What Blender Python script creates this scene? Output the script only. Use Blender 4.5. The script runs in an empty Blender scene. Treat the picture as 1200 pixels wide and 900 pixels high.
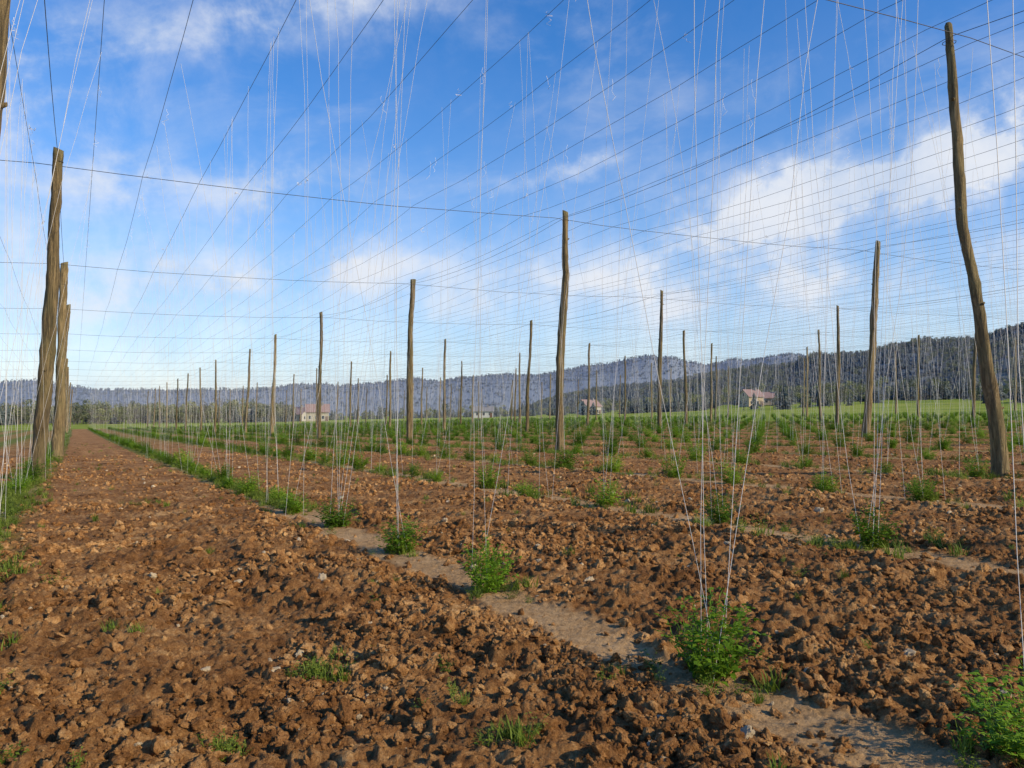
import bpy, math, random
import numpy as np
from mathutils import Vector, Euler
random.seed(7); rng=np.random.default_rng(11)
scene=bpy.context.scene
H_CAM=1.25
U=np.array([-.4706,.8823]); V=np.array([.8823,.4706])
ROW=3.55; T0=-0.9; PS=13.7; PT=14.2; S0=8.4
WH=7.35
def XY(s,t): return s*U[0]+t*V[0], s*U[1]+t*V[1]
def ST(x,y): return x*U[0]+y*U[1], x*V[0]+y*V[1]
def sstep(a,b,x):
    k=np.clip((x-a)/(b-a),0,1); return k*k*(3-2*k)
def g(x,y):
    x=np.asarray(x,float); y=np.asarray(y,float)
    z=3.0*np.tanh(x/120.0)
    r=np.hypot(x,y)
    z=z+5.0*sstep(170,420,r)*sstep(20,160,x)
    return z
# ---------- noise
def _h(ix,iy,seed):
    n=(ix.astype(np.int64)*374761393+iy.astype(np.int64)*668265263+seed*982451653)&0x7fffffff
    n=((n^(n>>13))*1274126177)&0x7fffffff
    n=n^(n>>16)
    return (n&0xffffff)/float(0xffffff)
def vn(x,y,seed=0):
    ix=np.floor(x); iy=np.floor(y); fx=x-ix; fy=y-iy
    fx=fx*fx*(3-2*fx); fy=fy*fy*(3-2*fy)
    a=_h(ix,iy,seed); b=_h(ix+1,iy,seed); c=_h(ix,iy+1,seed); d=_h(ix+1,iy+1,seed)
    return (a*(1-fx)+b*fx)*(1-fy)+(c*(1-fx)+d*fx)*fy
def fbm(x,y,seed,o=4):
    r=0;a=.5
    for i in range(o):
        r=r+a*vn(x,y,seed+i); x=x*2.03+17.1; y=y*2.03+5.3; a*=.5
    return r/(1-.5**o)
def domes(x,y,seed):
    ix=np.floor(x); iy=np.floor(y); best=np.zeros_like(x)
    for dx in(-1,0,1):
        for dy in(-1,0,1):
            cx=ix+dx; cy=iy+dy
            px=cx+_h(cx,cy,seed); py=cy+_h(cx,cy,seed+7)
            R=.25+.65*_h(cx,cy,seed+13)**1.5
            th=_h(cx,cy,seed+19)*6.28; ex=x-px; ey=y-py
            ea=np.abs(ex*np.cos(th)+ey*np.sin(th)); eb=np.abs(-ex*np.sin(th)+ey*np.cos(th))
            d2=np.maximum(np.maximum(ea,eb*1.3),(ea+eb)*.75)/R
            tilt=1+.5*(ex*np.cos(th*3)+ey*np.sin(th*3))/R
            hgt=np.clip(1.25-d2*1.25,0,.75)*R*tilt
            best=np.maximum(best,hgt)
    return best
def rowdist(t):
    k=np.round((t-T0)/ROW); return t-(T0+k*ROW), k
def strip(s,t):
    d,k=rowdist(t)
    d=d+.22*(fbm(s*.9,t*2,31)-.5)*2+.05*(fbm(s*7,t*7,35)-.5)*2+.04
    w=np.where(k<1,.22,.14)
    return 1-sstep(w,w+.10,np.abs(d))
def micro(x,y):
    s,t=ST(x,y)
    r=np.hypot(x,y)
    st=strip(s,t)*(t<54)
    rough=1-.82*st
    d,k=rowdist(t)
    mound=.018*np.cos(2*math.pi*(d/ROW)*2+math.pi)+.018*np.cos(2*math.pi*d/.6)*(1-st)
    wx=x+.07*(vn(x*11,y*11,3)-.5)+.02*(vn(x*40,y*40,5)-.5); wy=y+.07*(vn(x*11,y*11,4)-.5)+.02*(vn(x*40,y*40,6)-.5)
    c1=domes(wx/.16,wy/.16,21)*.068
    c2=domes(wx/.075,wy/.075,22)*.045
    c3=domes(wx/.035,wy/.035,23)*.024
    m=fbm(x*1.6,y*1.6,40,3)
    big=c1*sstep(.42,.7,m+.06)
    z=(big+c2*(.4+m*1.2)+c3+.05*(fbm(x*3,y*3,50)-.5)+.028*(fbm(x*22,y*22,51,3)-.5))*rough+mound*.8+.006*st+.010*(vn(x*50,y*50,9)-.5)
    return z*(1-sstep(45,80,r))*(1-.6*sstep(52,56,t))*(1-.4*sstep(5,20,r))
def gz(x,y):
    x=np.asarray(x,float);y=np.asarray(y,float)
    return g(x,y)+micro(x,y)
# ---------- mesh utils
def mesh_np(name,verts,faces,mat=None,smooth=False):
    me=bpy.data.meshes.new(name)
    verts=np.asarray(verts,np.float32); faces=np.asarray(faces,np.int32)
    n=len(verts); m=len(faces); k=faces.shape[1]
    me.vertices.add(n); me.vertices.foreach_set('co',verts.ravel())
    me.loops.add(m*k); me.loops.foreach_set('vertex_index',faces.ravel())
    me.polygons.add(m); me.polygons.foreach_set('loop_start',np.arange(0,m*k,k,dtype=np.int32))
    me.polygons.foreach_set('loop_total',np.full(m,k,np.int32))
    me.update(calc_edges=True); me.validate()
    if smooth: me.polygons.foreach_set('use_smooth',np.ones(m,bool))
    if mat: me.materials.append(mat)
    return me
def link(name,me,parent=None,loc=None):
    o=bpy.data.objects.new(name,me); scene.collection.objects.link(o)
    if parent: o.parent=parent
    if loc is not None: o.location=loc
    return o
def tubes(polys,radii,sides=3,twist=0):
    Vs=[];Fs=[];off=0
    ang=np.arange(sides)*2*math.pi/sides
    for P,R in zip(polys,radii):
        P=np.asarray(P,float); n=len(P)
        T=np.gradient(P,axis=0); T/=np.linalg.norm(T,axis=1)[:,None]+1e-9
        ref=np.array([0,1.,0]) if abs(T[0,2])>.7 else np.array([0,0,1.])
        A=np.cross(T,ref); A/=np.linalg.norm(A,axis=1)[:,None]; B=np.cross(T,A)
        R=np.broadcast_to(R,(n,))
        ring=P[:,None,:]+R[:,None,None]*(np.cos(ang)[None,:,None]*A[:,None,:]+np.sin(ang)[None,:,None]*B[:,None,:])
        Vs.append(ring.reshape(-1,3))
        i=np.arange(n-1)[:,None]*sides; j=np.arange(sides)[None,:]; j2=(j+1)%sides
        F=np.stack([i+j,i+j2,i+sides+j2,i+sides+j],-1).reshape(-1,4)+off
        Fs.append(F); off+=n*sides
    return np.concatenate(Vs),np.concatenate(Fs)
# ---------- materials
def newmat(name):
    m=bpy.data.materials.new(name); m.use_nodes=True; nt=m.node_tree
    return m,nt,nt.nodes['Principled BSDF']
class NB:
    def __init__(s,nt): s.nt=nt
    def n(s,t,**kw):
        nd=s.nt.nodes.new(t)
        for k,v in kw.items(): setattr(nd,k,v)
        return nd
    def _in(s,sock,v):
        if isinstance(v,bpy.types.NodeSocket): s.nt.links.new(v,sock)
        elif v is not None: sock.default_value=v
    def m(s,op,a,b=None,c=None,clamp=False):
        nd=s.n('ShaderNodeMath',operation=op); nd.use_clamp=clamp
        s._in(nd.inputs[0],a); 
        if b is not None: s._in(nd.inputs[1],b)
        if c is not None: s._in(nd.inputs[2],c)
        return nd.outputs[0]
    def mix(s,f,a,b,blend='MIX'):
        nd=s.n('ShaderNodeMix',data_type='RGBA',blend_type=blend)
        s._in(nd.inputs[0],f)
        def col(v): return v if isinstance(v,bpy.types.NodeSocket) else (*v,1)
        s._in(nd.inputs[6],col(a)); s._in(nd.inputs[7],col(b)); return nd.outputs[2]
    def noise(s,vec,scale,detail=4,rough=.55,dist=0):
        nd=s.n('ShaderNodeTexNoise'); s._in(nd.inputs['Vector'],vec)
        nd.inputs['Scale'].default_value=scale; nd.inputs['Detail'].default_value=detail
        nd.inputs['Roughness'].default_value=rough; nd.inputs['Distortion'].default_value=dist
        return nd.outputs[0]
    def mapr(s,v,a,b,c=0,d=1,smooth=True):
        nd=s.n('ShaderNodeMapRange'); nd.interpolation_type='SMOOTHSTEP' if smooth else 'LINEAR'
        s._in(nd.inputs[0],v)
        for i,q in enumerate((a,b,c,d)): nd.inputs[i+1].default_value=q
        return nd.outputs[0]
    def ramp(s,v,stops):
        nd=s.n('ShaderNodeValToRGB'); s._in(nd.inputs[0],v); cr=nd.color_ramp
        while len(cr.elements)<len(stops): cr.elements.new(.5)
        for e,(p,c) in zip(cr.elements,stops): e.position=p; e.color=(*c,1)
        return nd.outputs[0]
    def attr(s,name):
        nd=s.n('ShaderNodeAttribute'); nd.attribute_name=name; return nd.outputs['Fac']
    def pos(s): return s.n('ShaderNodeNewGeometry').outputs['Position']
    def bump(s,h,dist,strength=1,normal=None):
        nd=s.n('ShaderNodeBump'); s._in(nd.inputs['Height'],h); nd.inputs['Distance'].default_value=dist
        nd.inputs['Strength'].default_value=strength
        if normal: s._in(nd.inputs['Normal'],normal)
        return nd.outputs[0]
SOIL=[(.18,(.10,.044,.016)),(.40,(.26,.122,.043)),(.58,(.42,.218,.082)),(.82,(.68,.42,.185))]
def soilf(q,p):
    a=q.noise(p,1.3,5,.6); c=q.noise(p,14,5,.65); d=q.noise(p,90,3,.7)
    f=q.m('ADD',q.m('MULTIPLY',a,.35),q.m('ADD',q.m('MULTIPLY',c,.4),q.m('MULTIPLY',d,.25)))
    return q.m('MULTIPLY_ADD',f,2.4,-.7)
def soil_mat():
    m,nt,b=newmat('soil'); q=NB(nt); p=q.pos()
    f=soilf(q,p)
    soil=q.ramp(f,SOIL)
    tan=q.ramp(f,[(.2,(.36,.21,.09)),(.5,(.56,.36,.175)),(.8,(.70,.49,.27))])
    col=q.mix(q.attr('strip'),soil,tan)
    grass=q.ramp(q.noise(p,2.5,5,.7),[(.3,(.09,.10,.022)),(.55,(.17,.20,.035)),(.8,(.28,.28,.07))])
    mead=q.ramp(q.noise(p,.03,5,.6),[(.35,(.15,.21,.025)),(.5,(.24,.30,.035)),(.62,(.30,.33,.06)),(.75,(.34,.28,.15))])
    grass=q.mix(q.attr('meadow'),grass,mead)
    gm=q.attr('grass')
    gmask=q.m('MULTIPLY',gm,q.mapr(q.m('ADD',q.noise(p,5,5,.75),q.m('MULTIPLY',gm,.5)),.55,.75))
    col=q.mix(gmask,col,grass)
    nt.links.new(col,b.inputs['Base Color']); b.inputs['Roughness'].default_value=.95
    b.inputs['Specular IOR Level'].default_value=.1
    h=q.m('ADD',q.m('MULTIPLY',q.noise(p,26,7,.75),1.0),q.m('MULTIPLY',q.noise(p,110,4,.7),.4))
    nt.links.new(q.bump(h,.05,1),b.inputs['Normal'])
    return m
def clod_mat():
    m,nt,b=newmat('clod'); q=NB(nt)
    oi=q.n('ShaderNodeObjectInfo'); r=oi.outputs['Random']
    p=q.pos()
    f=q.m('ADD',soilf(q,p),q.m('MULTIPLY_ADD',r,.26,-.11))
    col=q.ramp(f,SOIL)
    stone=q.m('GREATER_THAN',q.m('FRACT',q.m('MULTIPLY',r,37.3)),.988)
    col=q.mix(stone,col,(.62,.50,.33))
    nt.links.new(col,b.inputs['Base Color']); b.inputs['Roughness'].default_value=.95
    b.inputs['Specular IOR Level'].default_value=.1
    nt.links.new(q.bump(q.noise(p,110,5,.75),.02,1),b.inputs['Normal'])
    return m
def haze_tint(q,col,lo=150,hi=1900,mx=.84,hc=(.22,.27,.35)):  # aerial haze painted into the base colour, growing with distance from the origin
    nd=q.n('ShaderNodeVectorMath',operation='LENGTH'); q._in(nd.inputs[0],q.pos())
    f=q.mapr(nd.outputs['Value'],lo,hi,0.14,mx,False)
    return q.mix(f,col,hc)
def leaf_mat(name,c1,c2,c3,hz=False,transl=.3):
    m,nt,b=newmat(name); q=NB(nt); r=q.n('ShaderNodeObjectInfo').outputs['Random']
    f=q.m('ADD',q.m('MULTIPLY',r,.5),q.m('MULTIPLY',q.noise(q.pos(),30 if not hz else .5,3),.5))
    col=q.ramp(f,[(.25,c1),(.5,c2),(.75,c3)])
    if hz: col=haze_tint(q,col)
    nt.links.new(col,b.inputs['Base Color']); b.inputs['Roughness'].default_value=.6
    b.inputs['Specular IOR Level'].default_value=.25
    if transl>0:
        t=q.n('ShaderNodeBsdfTranslucent'); nt.links.new(col,t.inputs[0]); mx=q.n('ShaderNodeMixShader'); mx.inputs[0].default_value=transl
        nt.links.new(b.outputs[0],mx.inputs[1]); nt.links.new(t.outputs[0],mx.inputs[2])
        nt.links.new(mx.outputs[0],nt.nodes['Material Output'].inputs['Surface'])
    return m
def wood_mat():
    m,nt,b=newmat('weathered_wood'); q=NB(nt)
    tc=q.n('ShaderNodeTexCoord').outputs['Object']; mp=q.n('ShaderNodeMapping'); nt.links.new(tc,mp.inputs[0]); mp.inputs['Scale'].default_value=(14,14,.9)
    r=q.n('ShaderNodeObjectInfo').outputs['Random']
    n1=q.noise(mp.outputs[0],1.6,6,.7,.4); n2=q.noise(tc,1.1,4)
    f=q.m('ADD',q.m('MULTIPLY',n1,.8),q.m('MULTIPLY',q.m('SUBTRACT',r,.5),.12))
    col=q.ramp(f,[(.25,(.04,.03,.015)),(.39,(.15,.11,.05)),(.50,(.30,.22,.105)),(.66,(.48,.37,.19))])
    col=q.mix(q.mapr(n2,.42,.68,0,.65),col,q.mix(n1,(.06,.058,.024),(.25,.23,.095)))
    nt.links.new(col,b.inputs['Base Color']); b.inputs['Roughness'].default_value=.9
    nt.links.new(q.bump(n1,.09,1),b.inputs['Normal'])
    return m
def plain(name,c,rough=.8,hz=False,var=.15,sc=6):
    m,nt,b=newmat(name); q=NB(nt)
    n=q.noise(q.pos(),sc,4); col=q.mix(n,[x*(1-var) for x in c],[min(1,x*(1+var)) for x in c])
    if hz: col=haze_tint(q,col,100,900,.8,(.33,.35,.38))
    nt.links.new(col,b.inputs['Base Color']); b.inputs['Roughness'].default_value=rough
    return m
M_soil=soil_mat(); M_clod=clod_mat(); M_wood=wood_mat()
M_hop=leaf_mat('hop_leaf',(.09,.18,.012),(.17,.32,.02),(.29,.45,.04))
M_weed=leaf_mat('weed_leaf',(.09,.14,.015),(.16,.23,.025),(.25,.31,.05))
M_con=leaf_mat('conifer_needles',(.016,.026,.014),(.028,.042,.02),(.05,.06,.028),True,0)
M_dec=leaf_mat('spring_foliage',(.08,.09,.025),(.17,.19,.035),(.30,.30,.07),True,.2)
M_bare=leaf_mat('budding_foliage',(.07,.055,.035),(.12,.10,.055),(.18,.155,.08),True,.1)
M_str=plain('string_twine',(.84,.82,.76),.7); M_wire=plain('steel_wire',(.045,.045,.05),.5)
# ---------- ground
az=np.concatenate([np.arange(-41,41,.098),np.arange(41,319,2.5)]); az=np.radians(az); NA=len(az)
r1=np.array([.4,.8,1.2,1.6]); r2=2.0*np.exp(np.arange(0,math.log(35),.0046)); r3=r2[-1]*np.exp(np.arange(.03,math.log(7000/r2[-1]),.03))
rr=np.concatenate([r1,r2,r3]); NR=len(rr)
RR,AA=np.meshgrid(rr,az,indexing='ij'); X=(RR*np.sin(AA)).ravel(); Y=(RR*np.cos(AA)).ravel()
Z=gz(X,Y)
vs=np.stack([X,Y,Z],1); vs=np.vstack([vs,[[0,0,float(gz(np.array([0.]),np.array([0.]))[0])]]])
i=np.arange(NR-1)[:,None]*NA; j=np.arange(NA)[None,:]; j2=(j+1)%NA
F=np.stack([i+j,i+NA+j,i+NA+j2,i+j2],-1).reshape(-1,4)[:, ::-1]
me=mesh_np('ground',vs,F,M_soil,True)
S_,T_=ST(vs[:,0],vs[:,1])
st_a=strip(S_,T_)*(T_<54)*.92
d_,k_=rowdist(T_)
rad=np.hypot(vs[:,0],vs[:,1])
meadow=np.maximum(sstep(53,56,T_),sstep(188,194,S_)); meadow=np.maximum(meadow,sstep(-16,-20,T_))
gr=np.exp(-(d_/.6)**2)*sstep(10,36,rad)*.9+.42*sstep(18,75,rad)
gr=np.maximum(gr,np.exp(-((T_+.95)/.4)**2)*.9*sstep(5,9,S_)); gr=np.maximum(gr,np.exp(-((T_-2.65)/.3)**2)*.8*sstep(12,18,S_))
gr=np.maximum(gr,meadow)
pathm=(T_>-.3)&(T_<2.2); gr=np.where(pathm,gr*.15,gr)
gr=np.maximum(gr,meadow*1.0)
for nm,arr in(('strip',st_a),('grass',gr),('meadow',meadow)):
    a=me.attributes.new(nm,'FLOAT','POINT'); a.data.foreach_set('value',arr.astype(np.float32))
link('ground',me)
# ---------- scatter
def scatter(name,pts,rot,scl,vid,objs):
    coll=bpy.data.collections.new(name+'_variants')
    for o in objs: coll.objects.link(o)
    me=bpy.data.meshes.new(name); n=len(pts); me.vertices.add(n); me.vertices.foreach_set('co',np.asarray(pts,np.float32).ravel())
    a=me.attributes.new('rot','FLOAT_VECTOR','POINT'); a.data.foreach_set('vector',np.asarray(rot,np.float32).ravel())
    a=me.attributes.new('scl','FLOAT_VECTOR','POINT'); a.data.foreach_set('vector',np.asarray(scl,np.float32).ravel())
    a=me.attributes.new('vid','INT','POINT'); a.data.foreach_set('value',np.asarray(vid,np.int32))
    ob=link(name,me)
    ng=bpy.data.node_groups.new(name+'_gn','GeometryNodeTree')
    ng.interface.new_socket('Geometry',in_out='INPUT',socket_type='NodeSocketGeometry'); ng.interface.new_socket('Geometry',in_out='OUTPUT',socket_type='NodeSocketGeometry')
    N=ng.nodes; L=ng.links
    gi=N.new('NodeGroupInput'); go=N.new('NodeGroupOutput'); ip=N.new('GeometryNodeInstanceOnPoints'); ci=N.new('GeometryNodeCollectionInfo')
    ci.inputs['Collection'].default_value=coll; ci.inputs['Separate Children'].default_value=True; ci.inputs['Reset Children'].default_value=True
    def na(t,nm):
        x=N.new('GeometryNodeInputNamedAttribute'); x.data_type=t; x.inputs[0].default_value=nm; return x.outputs[0]
    L.new(gi.outputs[0],ip.inputs['Points']); L.new(ci.outputs[0],ip.inputs['Instance']); ip.inputs['Pick Instance'].default_value=True
    L.new(na('INT','vid'),ip.inputs['Instance Index']); L.new(na('FLOAT_VECTOR','scl'),ip.inputs['Scale'])
    e2r=N.new('FunctionNodeEulerToRotation'); L.new(na('FLOAT_VECTOR','rot'),e2r.inputs[0]); L.new(e2r.outputs[0],ip.inputs['Rotation'])
    L.new(ip.outputs[0],go.inputs[0])
    md=ob.modifiers.new('scatter','NODES'); md.node_group=ng
    return ob
import bmesh
from mathutils import noise as mnoise
def clod(k):
    bm=bmesh.new(); bmesh.ops.create_icosphere(bm,subdivisions=4,radius=1)
    off=Vector((k*7.3,k*3.1,k))
    sc=Vector((random.uniform(.8,1.4),random.uniform(.7,1.1),random.uniform(.5,.85)))
    planes=[]
    for _ in range(10):
        n=Vector((random.gauss(0,1),random.gauss(0,1),random.gauss(0,1))).normalized(); planes.append((n,random.uniform(.6,.9)))
    for v in bm.verts:
        c=v.co.copy()
        p=c*(1+mnoise.noise(c*1.1+off)*.55)
        for n,d in planes:
            e=p.dot(n)-d
            if e>0: p-=n*e*.85
        p*=1+mnoise.noise(c*3.0+off)*.28+mnoise.noise(c*7+off)*.16+mnoise.noise(c*14+off)*.07
        v.co=Vector((p.x*sc.x,p.y*sc.y,p.z*sc.z))*1.25
    me=bpy.data.meshes.new('clod'); bm.to_mesh(me); bm.free(); me.materials.append(M_clod)
    me.polygons.foreach_set('use_smooth',np.ones(len(me.polygons),bool))
    return bpy.data.objects.new('clod_%02d'%k,me)
clods=[clod(k) for k in range(14)]
N=135000
r=2.0*np.exp(rng.random(N)*math.log(36/2.0)); a=np.radians(rng.uniform(-43,43,N))
x=r*np.sin(a); y=r*np.cos(a); s,t=ST(x,y)
cl=fbm(x*1.3,y*1.3,77,3)
keep=(rng.random(N)<np.clip((cl-.36)*3.2,.10,1))&(rng.random(N)>strip(s,t)*.9)&(t<54)
x,y,r=x[keep],y[keep],r[keep]; n=len(x)
size=np.exp(rng.normal(math.log(.0068),.68,n))*np.clip((r/3.5)**.7,.75,2.0); size=np.clip(size,.0025,.036)
z=gz(x,y)+size*.08
rot=rng.uniform(0,6.28,(n,3)); rot[:,:2]*=.15
sc=size[:,None]*rng.uniform(.8,1.2,(n,3))
scatter('soil_clods',np.stack([x,y,z],1),rot,sc,rng.integers(0,14,n),clods)
# ---------- plants
def leafy(k,n_stem,height,spread,leaf,mat,npl):
    Vv=[];Ff=[];rg=np.random.default_rng(100+k)
    def quad(p,d,up,l,w):
        side=np.cross(d,up); side/=np.linalg.norm(side)+1e-9
        nrm=np.cross(side,d); b=len(Vv)
        Vv.extend([p,p+d*l*.5+side*w*.5+nrm*l*.1,p+d*l-nrm*l*.15,p+d*l*.5-side*w*.5+nrm*l*.1]); Ff.append((b,b+1,b+2,b+3))
    for i in range(n_stem):
        az_=rg.uniform(0,6.28); out=spread*rg.uniform(.1,1)**.7; h=height*rg.uniform(.4,1.2)*(1-.35*out/spread)
        base=np.array([math.cos(az_)*out*.3,math.sin(az_)*out*.3,-.01]); tip=np.array([math.cos(az_)*out,math.sin(az_)*out,h])
        prev=base
        m=npl
        for q_ in range(1,m+1):
            f=q_/m; p=base+(tip-base)*f; p[2]=base[2]+(tip[2]-base[2])*math.sin(f*1.57); p=p+rg.normal(0,.006,3)
            d=p-prev; L=np.linalg.norm(d)+1e-6; quad(prev,d/L,np.array([.3,.8,.1]),L,.004); prev=p
            for _ in range(2):
                th=rg.uniform(0,6.28); dd=np.array([math.cos(th),math.sin(th),rg.uniform(-.25,.6)]); dd/=np.linalg.norm(dd)
                ll=leaf*rg.uniform(.4,1.2)*(1.1-.5*f); quad(p,dd,np.array([rg.normal(0,.3),rg.normal(0,.3),1]),ll,ll*.55)
    me=mesh_np('leafy',np.array(Vv),np.array(Ff),mat); return me
hopm=[leafy(k,random.choice([75,90,105]),random.uniform(.28,.40),random.uniform(.18,.25),.044,M_hop,6) for k in range(6)]
def tuft(k):
    Vv=[];Ff=[];rg=np.random.default_rng(500+k)
    for i in range(45):
        th=rg.uniform(0,6.28); L=rg.uniform(.05,.15); lean=rg.uniform(.1,1.0); o=rg.normal(0,.03,2)
        d=np.array([math.cos(th)*lean,math.sin(th)*lean,1]); d/=np.linalg.norm(d); sd=np.array([-math.sin(th),math.cos(th),0])
        p=np.array([o[0],o[1],-.01]); w=.0035
        q1=p+d*L*.55; q2=q1+np.array([d[0]*1.3,d[1]*1.3,d[2]*.6])*L*.5; b=len(Vv)
        Vv.extend([p-sd*w,p+sd*w,q1+sd*w*.8,q1-sd*w*.8,q2]); Ff.append((b,b+1,b+2,b+3)); Ff.append((b+3,b+2,b+4,b+4))
    me=bpy.data.meshes.new('tuft'); me.from_pydata([tuple(v) for v in Vv],[],[f if f[2]!=f[3] else f[:3] for f in Ff]); me.materials.append(M_weed); return me
weedv=[bpy.data.objects.new('weed_%02d'%k,tuft(k)) for k in range(3)]+[bpy.data.objects.new('weed_%02d'%(k+3),leafy(50+k,14,.10,.09,.03,M_weed,3)) for k in range(3)]
plants=[]
near=[(1.74,2.97,1.1),(2.96,2.62,1.25),(5.26,2.61,1.05),(7.23,2.68,1.05),(9.4,2.7,1.25),(11.1,2.62,1.2),(4.9,6.2,1.2),(6.9,6.27,1.1),(9.0,6.2,1.2),(10.7,5.95,1.1)]
plants+=near
for k in range(0,26):
    t0=T0+k*ROW; s=-2 if k>2 else (12.6 if k>0 else 4)
    while s<188:
        plants.append((s+random.uniform(-.2,.2),t0+random.uniform(-.12,.12),random.choice([.75,.9,1.0,1.1,1.25,1.4]))); s+=1.75
vis=[]
far=[]
for (s,t,q) in plants:
    x,y=XY(s,t); 
    if y>1.5 and abs(x)<y*.8+3: 
        (vis if math.hypot(x,y)<17 else far).append((s,t,q,x,y))
for (s,t,q,x,y) in vis:
    if t<0: continue
    o=link('hop_plant',hopm[random.randrange(6)],None,(x,y,float(gz([x],[y])[0])-.005)); o.rotation_euler=(0,0,random.uniform(0,6.28)); o.scale=(q,q,q*random.uniform(.85,1.15))
hopv=[bpy.data.objects.new('hopfar_%02d'%k,m) for k,m in enumerate(hopm)]
fx=np.array([f[3] for f in far]); fy=np.array([f[4] for f in far]); n=len(far); q=np.array([f[2] for f in far])*1.15
scatter('hop_plants_rows',np.stack([fx,fy,gz(fx,fy)],1),np.stack([q*0,q*0,rng.uniform(0,6.28,n)],1),np.stack([q,q,q],1),rng.integers(0,6,n),hopv)
P=[]
def addw(x,y,sc): P.append((x,y,sc))
for (s,t,q,x,y) in vis:
    for _ in range(9):
        addw(x+random.gauss(0,.16),y+random.gauss(0,.16),random.uniform(.4,1.0))
for (px,py,m,sc) in [(380,785,16,.9),(535,830,4,.8),(590,870,8,.8),(270,882,7,.8),(180,592,8,1.1),(10,672,8,1.2),(160,745,5,.7),(710,800,4,.7),(455,690,4,.7),(1115,560,10,1.5),(405,770,3,.6),(980,640,10,1.1)]:
    Yd=960*1.25/(py-485+.025*(px-600)); Xd=(px-600)/960*Yd
    for _ in range(m): addw(Xd+random.gauss(0,.07*Yd/4),Yd+random.gauss(0,.07*Yd/4),sc*random.uniform(.5,1))
for _ in range(1500):
    s=6+abs(random.random())**1.6*100; t=-.95+random.gauss(0,.22); addw(*XY(s,t),random.uniform(.7,1.5))
for _ in range(350):
    s=random.uniform(3,9); t=-.85+random.gauss(0,.25); addw(*XY(s,t),random.uniform(.6,1.2))
for _ in range(1300):
    s=11.5+random.random()**1.4*90; t=2.68+random.gauss(0,.11); addw(*XY(s,t),random.uniform(.5,1.3))
for _ in range(15000):
    k=random.randrange(2,16); s=random.uniform(2,120)
    if s<14 and random.random()<.5: continue
    t=T0+k*ROW+random.gauss(0,.38); addw(*XY(s,t),random.uniform(.6,1.7))
for _ in range(2000):
    s=random.uniform(-5,60); t=random.uniform(0,50); addw(*XY(s,t),random.uniform(.3,.9))
P=np.array(P); P=P[(P[:,1]>1.8)]; n=len(P)
wv=rng.integers(0,6,n); q=P[:,2]
scatter('weeds',np.stack([P[:,0],P[:,1],gz(P[:,0],P[:,1])],1),np.stack([q*0,q*0,rng.uniform(0,6.28,n)],1),np.stack([q,q,q],1),wv,weedv)
# ---------- poles
def pole(s,t,path=None,rb=.12,rt=.08,Hh=7.7,lean=None,xy=None):
    x0,y0=XY(s,t) if xy is None else xy; z0=float(g(x0,y0))
    rg=np.random.default_rng(int(abs(s*31+t*17))+3)
    n=60; zz=np.linspace(-.25,Hh,n); f=np.clip(zz/Hh,0,1)
    if path is not None:
        pz=[p[0] for p in path]; ox=np.interp(zz,pz,[p[1] for p in path]); 
        for _ in range(3):
            ker=np.array([.25,.5,.25]); oxp=np.pad(ox,1,mode='edge'); ox=np.convolve(oxp,ker,'valid')
        oy=.1*np.sin(f*4+s)
    else:
        lx,ly=(rg.normal(.16,.12),rg.normal(0,.12)) if lean is None else lean
        ox=lx*f+.09*np.sin(f*rg.uniform(3,6)+rg.uniform(0,6))*f*(1.05-f)*2; oy=ly*f+.06*np.sin(f*5+rg.uniform(0,6))*f
    wob=fbm(zz*.9+s,zz*0+t,5,3)-.5
    ox=ox+.06*wob
    R=(rb+(rt-rb)*f)*(1+.5*np.exp(-((zz+.2)/.35)**2)*.4)
    sides=16; ang=np.arange(sides)*2*math.pi/sides
    V_=[]
    for i in range(n):
        rad_=R[i]*(1+.09*np.sin(ang*2+zz[i]*1.1+s)+.05*np.sin(ang*3+zz[i]*2.7)+rg.normal(0,.035,sides)+.15*max(0,math.sin(zz[i]*2.3+t))**9*np.cos(ang-zz[i])+.10*max(0,math.sin(zz[i]*3.7+s))**11)
        for k in range(sides): V_.append((ox[i]+rad_[k]*math.cos(ang[k]),oy[i]+rad_[k]*math.sin(ang[k]),zz[i]+(0 if i<n-1 else .04*math.cos(ang[k]+s))))
    F_=[]
    for i in range(n-1):
        for k in range(sides): F_.append((i*sides+k,i*sides+(k+1)%sides,(i+1)*sides+(k+1)%sides,(i+1)*sides+k))
    F_.append(tuple((n-1)*sides+k for k in range(sides)))
    for _ in range(4):
        zi=rg.integers(8,n-4); a_=rg.uniform(0,6.28); b=len(V_); d=np.array([math.cos(a_),math.sin(a_),.45]); c=np.array([ox[zi],oy[zi],zz[zi]])+d*R[zi]*.8
        for q2 in range(6):
            an=q2*math.pi/3; pt=c+np.array([-math.sin(a_)*math.cos(an),math.cos(a_)*math.cos(an),math.sin(an)])*.03; V_.append(tuple(pt))
        for q2 in range(6):
            an=q2*math.pi/3; pt=c+d*.055+np.array([-math.sin(a_)*math.cos(an),math.cos(a_)*math.cos(an),math.sin(an)])*.018; V_.append(tuple(pt))
        for q2 in range(6): F_.append((b+q2,b+(q2+1)%6,b+6+(q2+1)%6,b+6+q2))
        F_.append(tuple(b+6+q2 for q2 in range(6)))
    me=bpy.data.meshes.new('wooden_pole'); me.from_pydata(V_,[],F_); me.materials.append(M_wood)
    for p in me.polygons: p.use_smooth=len(p.vertices)==4
    link('wooden_pole',me,None,(x0,y0,z0))
    return x0+ox[-2],y0+oy[-2],z0+Hh
tops={}
NI=14; JR=range(-1,7)
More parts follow.
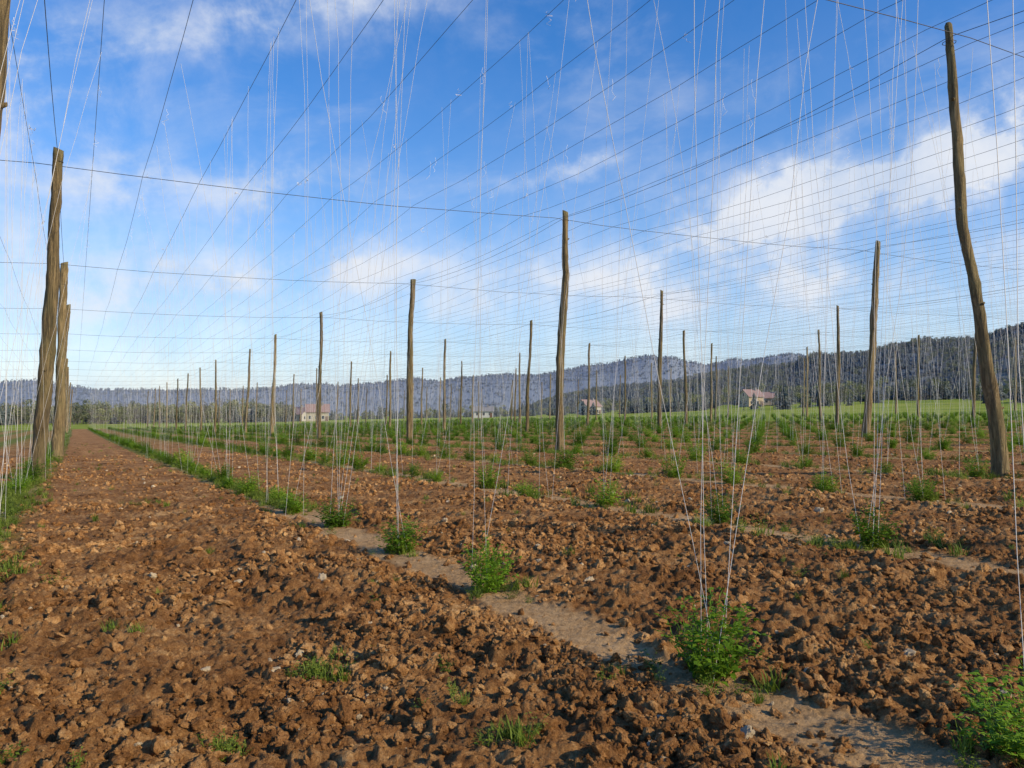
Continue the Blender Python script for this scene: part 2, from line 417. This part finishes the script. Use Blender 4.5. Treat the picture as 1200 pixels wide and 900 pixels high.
for j in JR:
    for i in range(-1,NI):
        s=S0+i*PS; t=T0+j*PT
        kw={}
        s+=rng.normal(0,.3); t+=rng.normal(0,.15)
        if (i,j)==(0,1):
            s,t=8.5,13.4
            kw=dict(path=[(0,.42),(.9,.36),(1.7,.20),(2.4,.10),(3.1,.0),(3.7,-.14),(4.3,-.25),(5.1,-.25),(6.2,-.31),(7.7,-.36)],rb=.12,rt=.06)
        elif (i,j)==(0,0): s,t=8.2,-.98; kw=dict(lean=(.53,.1),rb=.13,rt=.10)
        elif (i,j)==(1,0): s,t=21.9,-.75; kw=dict(lean=(.38,0),rb=.17,rt=.11)
        elif (i,j)==(1,1): s,t=22.3,13.6; kw=dict(lean=(.2,0),rb=.14,rt=.095)
        elif (i,j)==(1,2): s,t=21.8,27.3; kw=dict(lean=(.62,0),rb=.15,rt=.10)
        elif (i,j)==(2,0): s,t=37,-.6; kw=dict(lean=(.2,0),rb=.2,rt=.12)
        elif (i,j)==(3,0): s,t=50,-.7; kw=dict(lean=(.3,0),rb=.2,rt=.12)
        elif (i,j)==(2,1): s,t=36.1,13.8; kw=dict(lean=(.15,0),rb=.16,rt=.11)
        tops[(i,j)]=pole(s,t,Hh=7.7 if j<3 else 7.7+rng.normal(0,.15),**kw)
# ---------- wires
polys=[];rad_=[]
def wirept(s,t,dz=0):
    x,y=XY(s,t); return np.array([x,y,float(g(x,y))+WH+dz])
WT=[T0+k*ROW/3 for k in range(-14,75)]
for wi,t in enumerate(WT):
    pts=[]
    jit=rng.normal(0,.05)
    for i in range(-1,NI-1):
        sag=rng.uniform(.05,.25)
        for f in (0,.125,.25,.375,.5,.625,.75,.875):
            pts.append(wirept(S0+(i+f)*PS,t+jit,-sag*4*f*(1-f)+rng.normal(0,.012)))
    polys.append(np.array(pts)); rad_.append(.0045)
for i in range(-1,NI):
    pts=[]
    for j in range(-2,6):
        for f in np.linspace(0,1,9)[:-1]:
            pts.append(wirept(S0+i*PS,T0+(j+f)*PT,.08-.14*4*f*(1-f)+rng.normal(0,.008)))
    polys.append(np.array(pts)); rad_.append(.0075)
for (i,j),tp in tops.items():
    if (i+1,j) in tops:
        a=np.array(tp)-[0,0,.2]; b=np.array(tops[(i+1,j)])-[0,0,.2]
        f=np.linspace(0,1,9)[:,None]; p=a+(b-a)*f; p[:,2]-=.3*4*(f*(1-f))[:,0]; polys.append(p); rad_.append(.006)
    c=np.array(tp)-[0,0,.3]; an=np.linspace(0,6.28,9)
    polys.append(np.stack([c[0]+.11*np.cos(an),c[1]+.11*np.sin(an),c[2]+0*an],1)); rad_.append(.006)
Vt,Ft=tubes(polys,rad_,4); link('trellis_wires',mesh_np('trellis_wires',Vt,Ft,M_wire))
# ---------- strings
polys=[];rad_=[]
for (s,t,q) in plants:
    if t>80: continue
    x,y=XY(s,t)
    if y<1 or abs(x)>y*.95+6: continue
    r=math.hypot(x,y); z0=float(g(x,y)); 
    m=random.choice([3,4,4,5]) if r<14 else (random.choice([2,2,3,4]) if r<32 else random.choice([0,1,1,2,2]))
    k=round((t-T0)/ROW); 
    for _ in range(m):
        tt=T0+k*ROW+ (ROW/3)*random.choice([-1,0,0,0,0,1]); ss=s+random.gauss(0,.45)
        b=np.array([x+random.gauss(0,.04),y+random.gauss(0,.04),z0-.02])
        if r>11 and random.random()<.45: b[:2]+=rng.normal(0,.28,2)
        e=wirept(ss,tt,-.1)
        if r<26:
            f=np.linspace(0,1,11)[:,None]; p=b+(e-b)*f; bow=random.gauss(0,.12); th=random.uniform(0,6.28)
            p[:,0]+=bow*math.cos(th)*np.sin(f[:,0]*3.14); p[:,1]+=bow*math.sin(th)*np.sin(f[:,0]*3.14)
            p[1:-1,:2]+=rng.normal(0,.009,(9,2))
            f2=f[:,0]; tap=1.0+.4*f2
        else: p=np.array([b,e]); tap=np.array([1,1.3])
        polys.append(p); rad_.append((.0014 if r<6 else (.0018 if r<12 else .0019))*tap)
for _ in range(1100):
    t=random.choice(WT); s=random.uniform(4,60); p0=wirept(s,t,-.03)
    if p0[1]<3: continue
    L=random.uniform(.08,.5); n=6; p=np.array([p0+[random.gauss(0,.02)*q2**.5,random.gauss(0,.02)*q2**.5,-L*q2/n] for q2 in range(n+1)])
    polys.append(p); rad_.append(.0026)
for _ in range(45):
    t=random.choice(WT); s=random.uniform(8,40); p0=wirept(s,t,-.02)
    p=p0+np.cumsum(rng.normal(0,.022,(12,3)),axis=0)
    polys.append(p); rad_.append(.006)
Vt,Ft=tubes(polys,rad_,3); link('hop_strings',mesh_np('hop_strings',Vt,Ft,M_str))
# ---------- hills
def px_prof(pts):
    a=[math.degrees(math.atan((p[0]-600)/960)) for p in pts]; e=[(485-p[1])/math.hypot(960,p[0]-600) for p in pts]; return a,e
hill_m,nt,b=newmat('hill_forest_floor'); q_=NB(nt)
c_=q_.ramp(q_.noise(q_.pos(),.012,6,.7),[(.35,(.03,.04,.02)),(.52,(.055,.065,.03)),(.62,(.11,.11,.05)),(.75,(.17,.18,.07))]); nt.links.new(haze_tint(q_,c_),b.inputs['Base Color']); b.inputs['Roughness'].default_value=1
def ridge(name,prof,D,depth,seed,drop=0,out=.02,amp=.25):
    a,e=px_prof(prof); A=np.arange(-75,75,.2); 
    def Ef(A_): 
        v=np.interp(A_,a,e,left=out,right=e[-1]*.9); return v*(1+.09*(fbm(A_*.6+50,A_*0+seed,seed+3,4)-.5)*2)
    Rr=np.linspace(D-depth,D+depth,46); RR,AA=np.meshgrid(Rr,A,indexing='ij'); x=RR*np.sin(np.radians(AA)); y=RR*np.cos(np.radians(AA))
    def hf(rr_,aa,ax,ay):
        pr=np.cos(np.clip((rr_-D)/depth,-1,1)*math.pi/2)**1.3
        return (Ef(aa)*D+H_CAM-drop)*pr*(1+amp*(fbm(ax/D*14,ay/D*14,seed,4)-.5)*2*(1-pr)**.5)-6*(1-pr)
    z=hf(RR,AA,x,y)
    n1,n2=RR.shape; i=np.arange(n1-1)[:,None]*n2; j=np.arange(n2-1)[None,:]
    F=np.stack([i+j,i+j+1,i+n2+j+1,i+n2+j],-1).reshape(-1,4)
    link(name,mesh_np(name,np.stack([x.ravel(),y.ravel(),z.ravel()],1),F,hill_m,True))
    return lambda ax,ay: hf(np.hypot(ax,ay),np.degrees(np.arctan2(ax,ay)),ax,ay)
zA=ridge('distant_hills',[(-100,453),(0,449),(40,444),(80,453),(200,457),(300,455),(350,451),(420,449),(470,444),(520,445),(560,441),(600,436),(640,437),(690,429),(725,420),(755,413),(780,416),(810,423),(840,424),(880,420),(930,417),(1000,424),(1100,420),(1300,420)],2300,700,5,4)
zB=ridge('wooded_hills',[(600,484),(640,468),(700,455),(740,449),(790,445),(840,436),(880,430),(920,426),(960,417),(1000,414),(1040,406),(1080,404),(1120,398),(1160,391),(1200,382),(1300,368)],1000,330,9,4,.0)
def conifer(k):
    rg=np.random.default_rng(k); V_=[];F_=[]
    V_=[(.2*math.cos(a),.2*math.sin(a),0) for a in (0,2.1,4.2)]+[(0,0,3)]; F_=[(0,1,3),(1,2,3),(2,0,3)]
    for l in range(9):
        f=l/9; z=1.0+f*8; R=(1-f)**.7*3.5*rg.uniform(.8,1.15)+.25; b=len(V_); V_.append((0,0,z+1.7)); m=14
        for q in range(m):
            a=q*6.283/m+rg.uniform(-.15,.15); r=R*(1 if q%2 else .55)*rg.uniform(.75,1.2); V_.append((r*math.cos(a),r*math.sin(a),z-.5*(q%2)+rg.normal(0,.2)))
        for q in range(m): F_.append((b,b+1+q,b+1+(q+1)%m))
    me=bpy.data.meshes.new('conifer'); me.from_pydata(V_,[],F_); me.materials.append(M_con); return bpy.data.objects.new('tree_a%02d'%k,me)
def decid(k,mat,nl,sz):
    rg=np.random.default_rng(k+40); polys=[np.array([[0,0,0],[.1,0,2.5],[0,.1,6]])]; rd=[np.array([.28,.2,.1])]
    cl=[]
    for l in range(9):
        a=rg.uniform(0,6.28); R=rg.uniform(.5,2.8); z=rg.uniform(4,10.5); c=np.array([R*math.cos(a),R*math.sin(a),z]); cl.append((c,rg.uniform(1.1,2.0)))
        polys.append(np.array([[0,0,rg.uniform(2.2,4.5)],c*[.5,.5,.8],c])); rd.append(np.array([.12,.07,.02]))
    V_,F_=tubes(polys,rd,3); V_=list(map(tuple,V_)); F_=[tuple(f) for f in F_]; nb=len(F_)
    for c,R in cl:
        for _ in range(nl):
            d=rg.normal(0,1,3); d/=np.linalg.norm(d); p=c+d*R*rg.uniform(.4,1)**.5*[1,1,.8]; u_=rg.normal(0,1,3); u_/=np.linalg.norm(u_); w_=np.cross(u_,rg.normal(0,1,3)); w_/=np.linalg.norm(w_); b=len(V_)
            V_+= [tuple(p-u_*sz),tuple(p+w_*sz*.7),tuple(p+u_*sz),tuple(p-w_*sz*.7)]; F_.append((b,b+1,b+2,b+3))
    me=bpy.data.meshes.new('tree'); me.from_pydata(V_,[],F_); me.materials.append(M_bare); me.materials.append(mat)
    for i_,p in enumerate(me.polygons): p.material_index=0 if i_<nb else 1
    return bpy.data.objects.new('tree_b%02d'%k,me)
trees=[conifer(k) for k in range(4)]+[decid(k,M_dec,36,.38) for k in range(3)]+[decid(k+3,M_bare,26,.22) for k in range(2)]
TP=[]
def addtrees(n,azr,rr_,zf,pc,sc,dens=None):
    A=rng.uniform(*azr,n); R=np.sqrt(rng.uniform(rr_[0]**2,rr_[1]**2,n)); x=R*np.sin(np.radians(A)); y=R*np.cos(np.radians(A)); z=zf(x,y)
    mixn=fbm(x*.012,y*.012,91,3)
    for i in range(n):
        if dens is not None and fbm(np.array([x[i]*dens]),np.array([y[i]*dens]),66,3)[0]<.45: continue
        p_=np.clip(pc+(mixn[i]-.5)*3.0,.03,.97)
        vid=rng.integers(0,4) if rng.random()<p_ else rng.integers(4,9); TP.append((x[i],y[i],z[i]-.4,rng.uniform(*sc),vid))
addtrees(11000,(-2,36),(700,1010),zB,.5,(.35,.65))
addtrees(9000,(-40,40),(1700,2310),zA,.75,(.4,.75))
gg=lambda x,y:g(x,y)
addtrees(1100,(-42,-15),(330,480),gg,.4,(.45,.85))
addtrees(350,(-15,4),(360,560),gg,.3,(.3,.65),.02)
addtrees(320,(4,14),(310,560),gg,.25,(.4,.8),.02)
addtrees(750,(14,40),(270,520),gg,.2,(.4,.9),.015)
TP=np.array(TP); n=len(TP)
sc=TP[:,3][:,None]*np.stack([rng.uniform(.85,1.4,n),rng.uniform(.85,1.4,n),rng.uniform(.75,1.15,n)],1)
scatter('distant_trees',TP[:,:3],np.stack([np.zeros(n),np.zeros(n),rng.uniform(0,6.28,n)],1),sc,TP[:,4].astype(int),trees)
# ---------- houses
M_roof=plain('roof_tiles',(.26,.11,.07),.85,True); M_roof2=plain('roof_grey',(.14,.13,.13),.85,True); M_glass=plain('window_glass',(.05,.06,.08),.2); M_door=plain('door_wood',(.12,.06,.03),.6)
M_fr=plain('white_trim',(.6,.6,.58),.6)
def box(bm,x0,x1,y0,y1,z0,z1):
    vs_=[bm.verts.new(p) for p in((x0,y0,z0),(x1,y0,z0),(x1,y1,z0),(x0,y1,z0),(x0,y0,z1),(x1,y0,z1),(x1,y1,z1),(x0,y1,z1))]
    for f in((0,3,2,1),(4,5,6,7),(0,1,5,4),(1,2,6,5),(2,3,7,6),(3,0,4,7)): bm.faces.new([vs_[k] for k in f])
def bmo(name,fn,mat,par):
    bm=bmesh.new(); fn(bm); me=bpy.data.meshes.new(name); bm.to_mesh(me); bm.free(); me.materials.append(mat); o=link(name,me,par); return o
def house(px,Yd,w,d,h,rh,wall,roof,rot):
    x=(px-600)/960*Yd; e=bpy.data.objects.new('farm_house',None); scene.collection.objects.link(e); e.location=(x,Yd,float(g(x,Yd))-.1); e.rotation_euler=(0,0,math.radians(rot))
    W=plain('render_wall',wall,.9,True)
    def walls(bm):
        pr=[(-d/2,0),(d/2,0),(d/2,h),(0,h+rh),(-d/2,h)]
        a=[bm.verts.new((-w/2,p[0],p[1])) for p in pr]; b_=[bm.verts.new((w/2,p[0],p[1])) for p in pr]
        bm.faces.new(a[::-1]); bm.faces.new(b_)
        for k in range(5): bm.faces.new((a[k],a[(k+1)%5],b_[(k+1)%5],b_[k]))
    bmo('walls',walls,W,e)
    def roof_(bm):
        ov=.5
        for sg in(-1,1):
            y1=sg*(d/2+ov); z1=h-ov*rh/(d/2)+.05; P_=[(-w/2-ov,0,h+rh+.05),(w/2+ov,0,h+rh+.05),(w/2+ov,y1,z1),(-w/2-ov,y1,z1)]
            a=[bm.verts.new(p) for p in P_]; b2=[bm.verts.new((p[0],p[1],p[2]+.2)) for p in P_]
            bm.faces.new(a); bm.faces.new(b2[::-1])
            for k in range(4): bm.faces.new((a[k],a[(k+1)%4],b2[(k+1)%4],b2[k]))
    bmo('roof',roof_,roof,e)
    def wins(bm,m=0,pr=.03):
        nf=max(1,int(h//2.7))
        for fl in range(nf):
            for k in range(int(w//2.6)):
                xc=-w/2+1.5+k*2.6
                for sg in(-1,1):
                    yy=sg*(d/2); y0,y1=sorted((yy-.02*sg,yy+pr*sg)); box(bm,xc-.5-m,xc+.5+m,y0,y1,1+fl*2.7-m,2.3+fl*2.7+m)
        for sg in(-1,1):
            for yc in(-d/4,d/4):
                xx=sg*w/2; x0,x1=sorted((xx-.02*sg,xx+pr*sg)); box(bm,x0,x1,yc-.5-m,yc+.5+m,1-m,2.3+m); box(bm,x0,x1,-.45-m,.45+m,h+.2-m,h+1.2+m)
    bmo('window_frames',lambda bm:wins(bm,.12,.03),M_fr,e); bmo('windows',lambda bm:wins(bm,0,.05),M_glass,e)
    bmo('door',lambda bm:box(bm,w/2-1.35,w/2-.35,-d/2-.08,-d/2+.02,0,2.1),M_door,e)
    bmo('chimney',lambda bm:box(bm,w*.2,w*.2+.7,-.9,-.2,h+rh*.5,h+rh+1),M_roof2,e)
house(372,340,9,8,4.0,3,(.42,.35,.22),M_roof,15); house(350,360,10,8,3.2,3,(.42,.38,.3),M_roof,-25)
house(300,350,7,6,3.0,2.4,(.42,.39,.34),M_roof2,30); house(566,340,8,6,2.8,1.8,(.52,.51,.48),M_roof2,5)
house(880,330,7,7,4.2,2.6,(.52,.37,.17),M_roof,20); house(903,340,7,6,3,2.2,(.4,.33,.25),M_roof,-10)
house(690,400,9,8,4,3,(.42,.39,.34),M_roof,35)
# ---------- light
EL=27; AZ=116
d=Vector((math.sin(math.radians(AZ))*math.cos(math.radians(EL)),math.cos(math.radians(AZ))*math.cos(math.radians(EL)),math.sin(math.radians(EL))))
L=bpy.data.lights.new('sun','SUN'); L.energy=5; L.angle=math.radians(.5); L.color=(1,.82,.54)
lo=bpy.data.objects.new('sun',L); scene.collection.objects.link(lo); lo.rotation_euler=d.to_track_quat('Z','Y').to_euler()
w=bpy.data.worlds.new('World'); scene.world=w; w.use_nodes=True; nt=w.node_tree; q=NB(nt); bg=nt.nodes['Background']
sky=q.n('ShaderNodeTexSky'); sky.sky_type='NISHITA'; sky.sun_disc=False; sky.sun_elevation=math.radians(EL); sky.sun_rotation=math.radians(AZ%360)
sky.air_density=1.0; sky.dust_density=.3; sky.ozone_density=4.0
hs=q.n('ShaderNodeHueSaturation'); hs.inputs['Hue'].default_value=.508; hs.inputs['Saturation'].default_value=1.36; hs.inputs['Value'].default_value=1.9; nt.links.new(sky.outputs[0],hs.inputs['Color'])
gen=q.n('ShaderNodeTexCoord').outputs['Generated']; sp=q.n('ShaderNodeSeparateXYZ'); nt.links.new(gen,sp.inputs[0])
azn=q.m('MULTIPLY',q.m('ARCTAN2',sp.outputs[0],sp.outputs[1]),57.2958); eln=q.m('MULTIPLY',q.m('ARCSINE',sp.outputs[2]),57.2958)
wn=q.n('ShaderNodeTexNoise'); nt.links.new(gen,wn.inputs['Vector']); wn.inputs['Scale'].default_value=8; wn.inputs['Detail'].default_value=8; wn.inputs['Roughness'].default_value=.6
ws=q.n('ShaderNodeSeparateColor'); nt.links.new(wn.outputs['Color'],ws.inputs[0])
azw=q.m('ADD',azn,q.m('MULTIPLY_ADD',ws.outputs[0],12,-6)); elw=q.m('ADD',eln,q.m('MULTIPLY_ADD',ws.outputs[1],8,-4))
cv=q.n('ShaderNodeCombineXYZ'); nt.links.new(q.m('ADD',q.m('MULTIPLY',azn,.05),q.m('MULTIPLY',eln,.03)),cv.inputs[0]); nt.links.new(q.m('SUBTRACT',q.m('MULTIPLY',eln,.12),q.m('MULTIPLY',azn,.03)),cv.inputs[1])
streak=q.noise(cv.outputs[0],1.4,8,.6,.4)
puff=q.noise(gen,9,10,.62,.2)
tot=None
for (a0,e0,w_,h_,sl,st_) in [(24,14.5,9,2.2,.22,1.35),(32,17,8,2.2,.2,.8),(14,11.8,6,1.4,.1,.6),(-30,19,5,3.5,-.1,.65),(-21,24,7,2.0,.3,.5),(-11,26.5,8,1.6,.15,.5),(-15.5,15.7,3,1.1,.1,.55),(-24,14.5,8,1.8,.1,.4),(-12,10.5,8,1.3,.1,.45),(3.5,16,3,.7,.15,.4),(-27,8,12,2.5,0,.35),(5,9,16,2,0,.35),(22,8.5,14,2.0,0,.4)]:
    du=q.m('DIVIDE',q.m('SUBTRACT',azw,a0),w_); dv=q.m('DIVIDE',q.m('SUBTRACT',q.m('SUBTRACT',elw,e0),q.m('MULTIPLY',q.m('SUBTRACT',azn,a0),sl)),h_)
    e=q.m('MULTIPLY',q.m('EXPONENT',q.m('MULTIPLY',q.m('ADD',q.m('MULTIPLY',du,du),q.m('MULTIPLY',dv,dv)),-1)),st_)
    tot=e if tot is None else q.m('ADD',tot,e)
det=q.m('ADD',q.m('MULTIPLY',streak,.4),q.m('MULTIPLY',puff,.6))
det=q.mapr(det,.38,.6,0.12,1.3)
cm=q.m('MULTIPLY',tot,det)
veil=q.m('MULTIPLY',q.mapr(streak,.46,.75,0,.24),q.mapr(eln,0,10,0,1))
lowhaze=q.m('MULTIPLY',q.m('EXPONENT',q.m('MULTIPLY',q.m('MAXIMUM',eln,0),-.105)),.92)
cm=q.m('ADD',q.m('ADD',cm,veil),lowhaze); cm=q.m('MINIMUM',cm,.95)
cc=q.mix(q.mapr(puff,.35,.65),(5.9,6.9,8.6),(8.3,8.6,9.2))
col=q.mix(cm,hs.outputs[0],cc)
nt.links.new(col,bg.inputs[0]); bg.inputs[1].default_value=.1
# ---------- camera
c=bpy.data.cameras.new('camera'); co=bpy.data.objects.new('camera',c); scene.collection.objects.link(co); scene.camera=co
c.sensor_width=36; c.lens=28.8; c.clip_end=12000; c.clip_start=.05
co.location=(0,0,H_CAM); co.rotation_euler=(math.radians(90+2.09),0,0)
scene.view_settings.view_transform='Standard'; scene.view_settings.look='None'; scene.view_settings.exposure=0
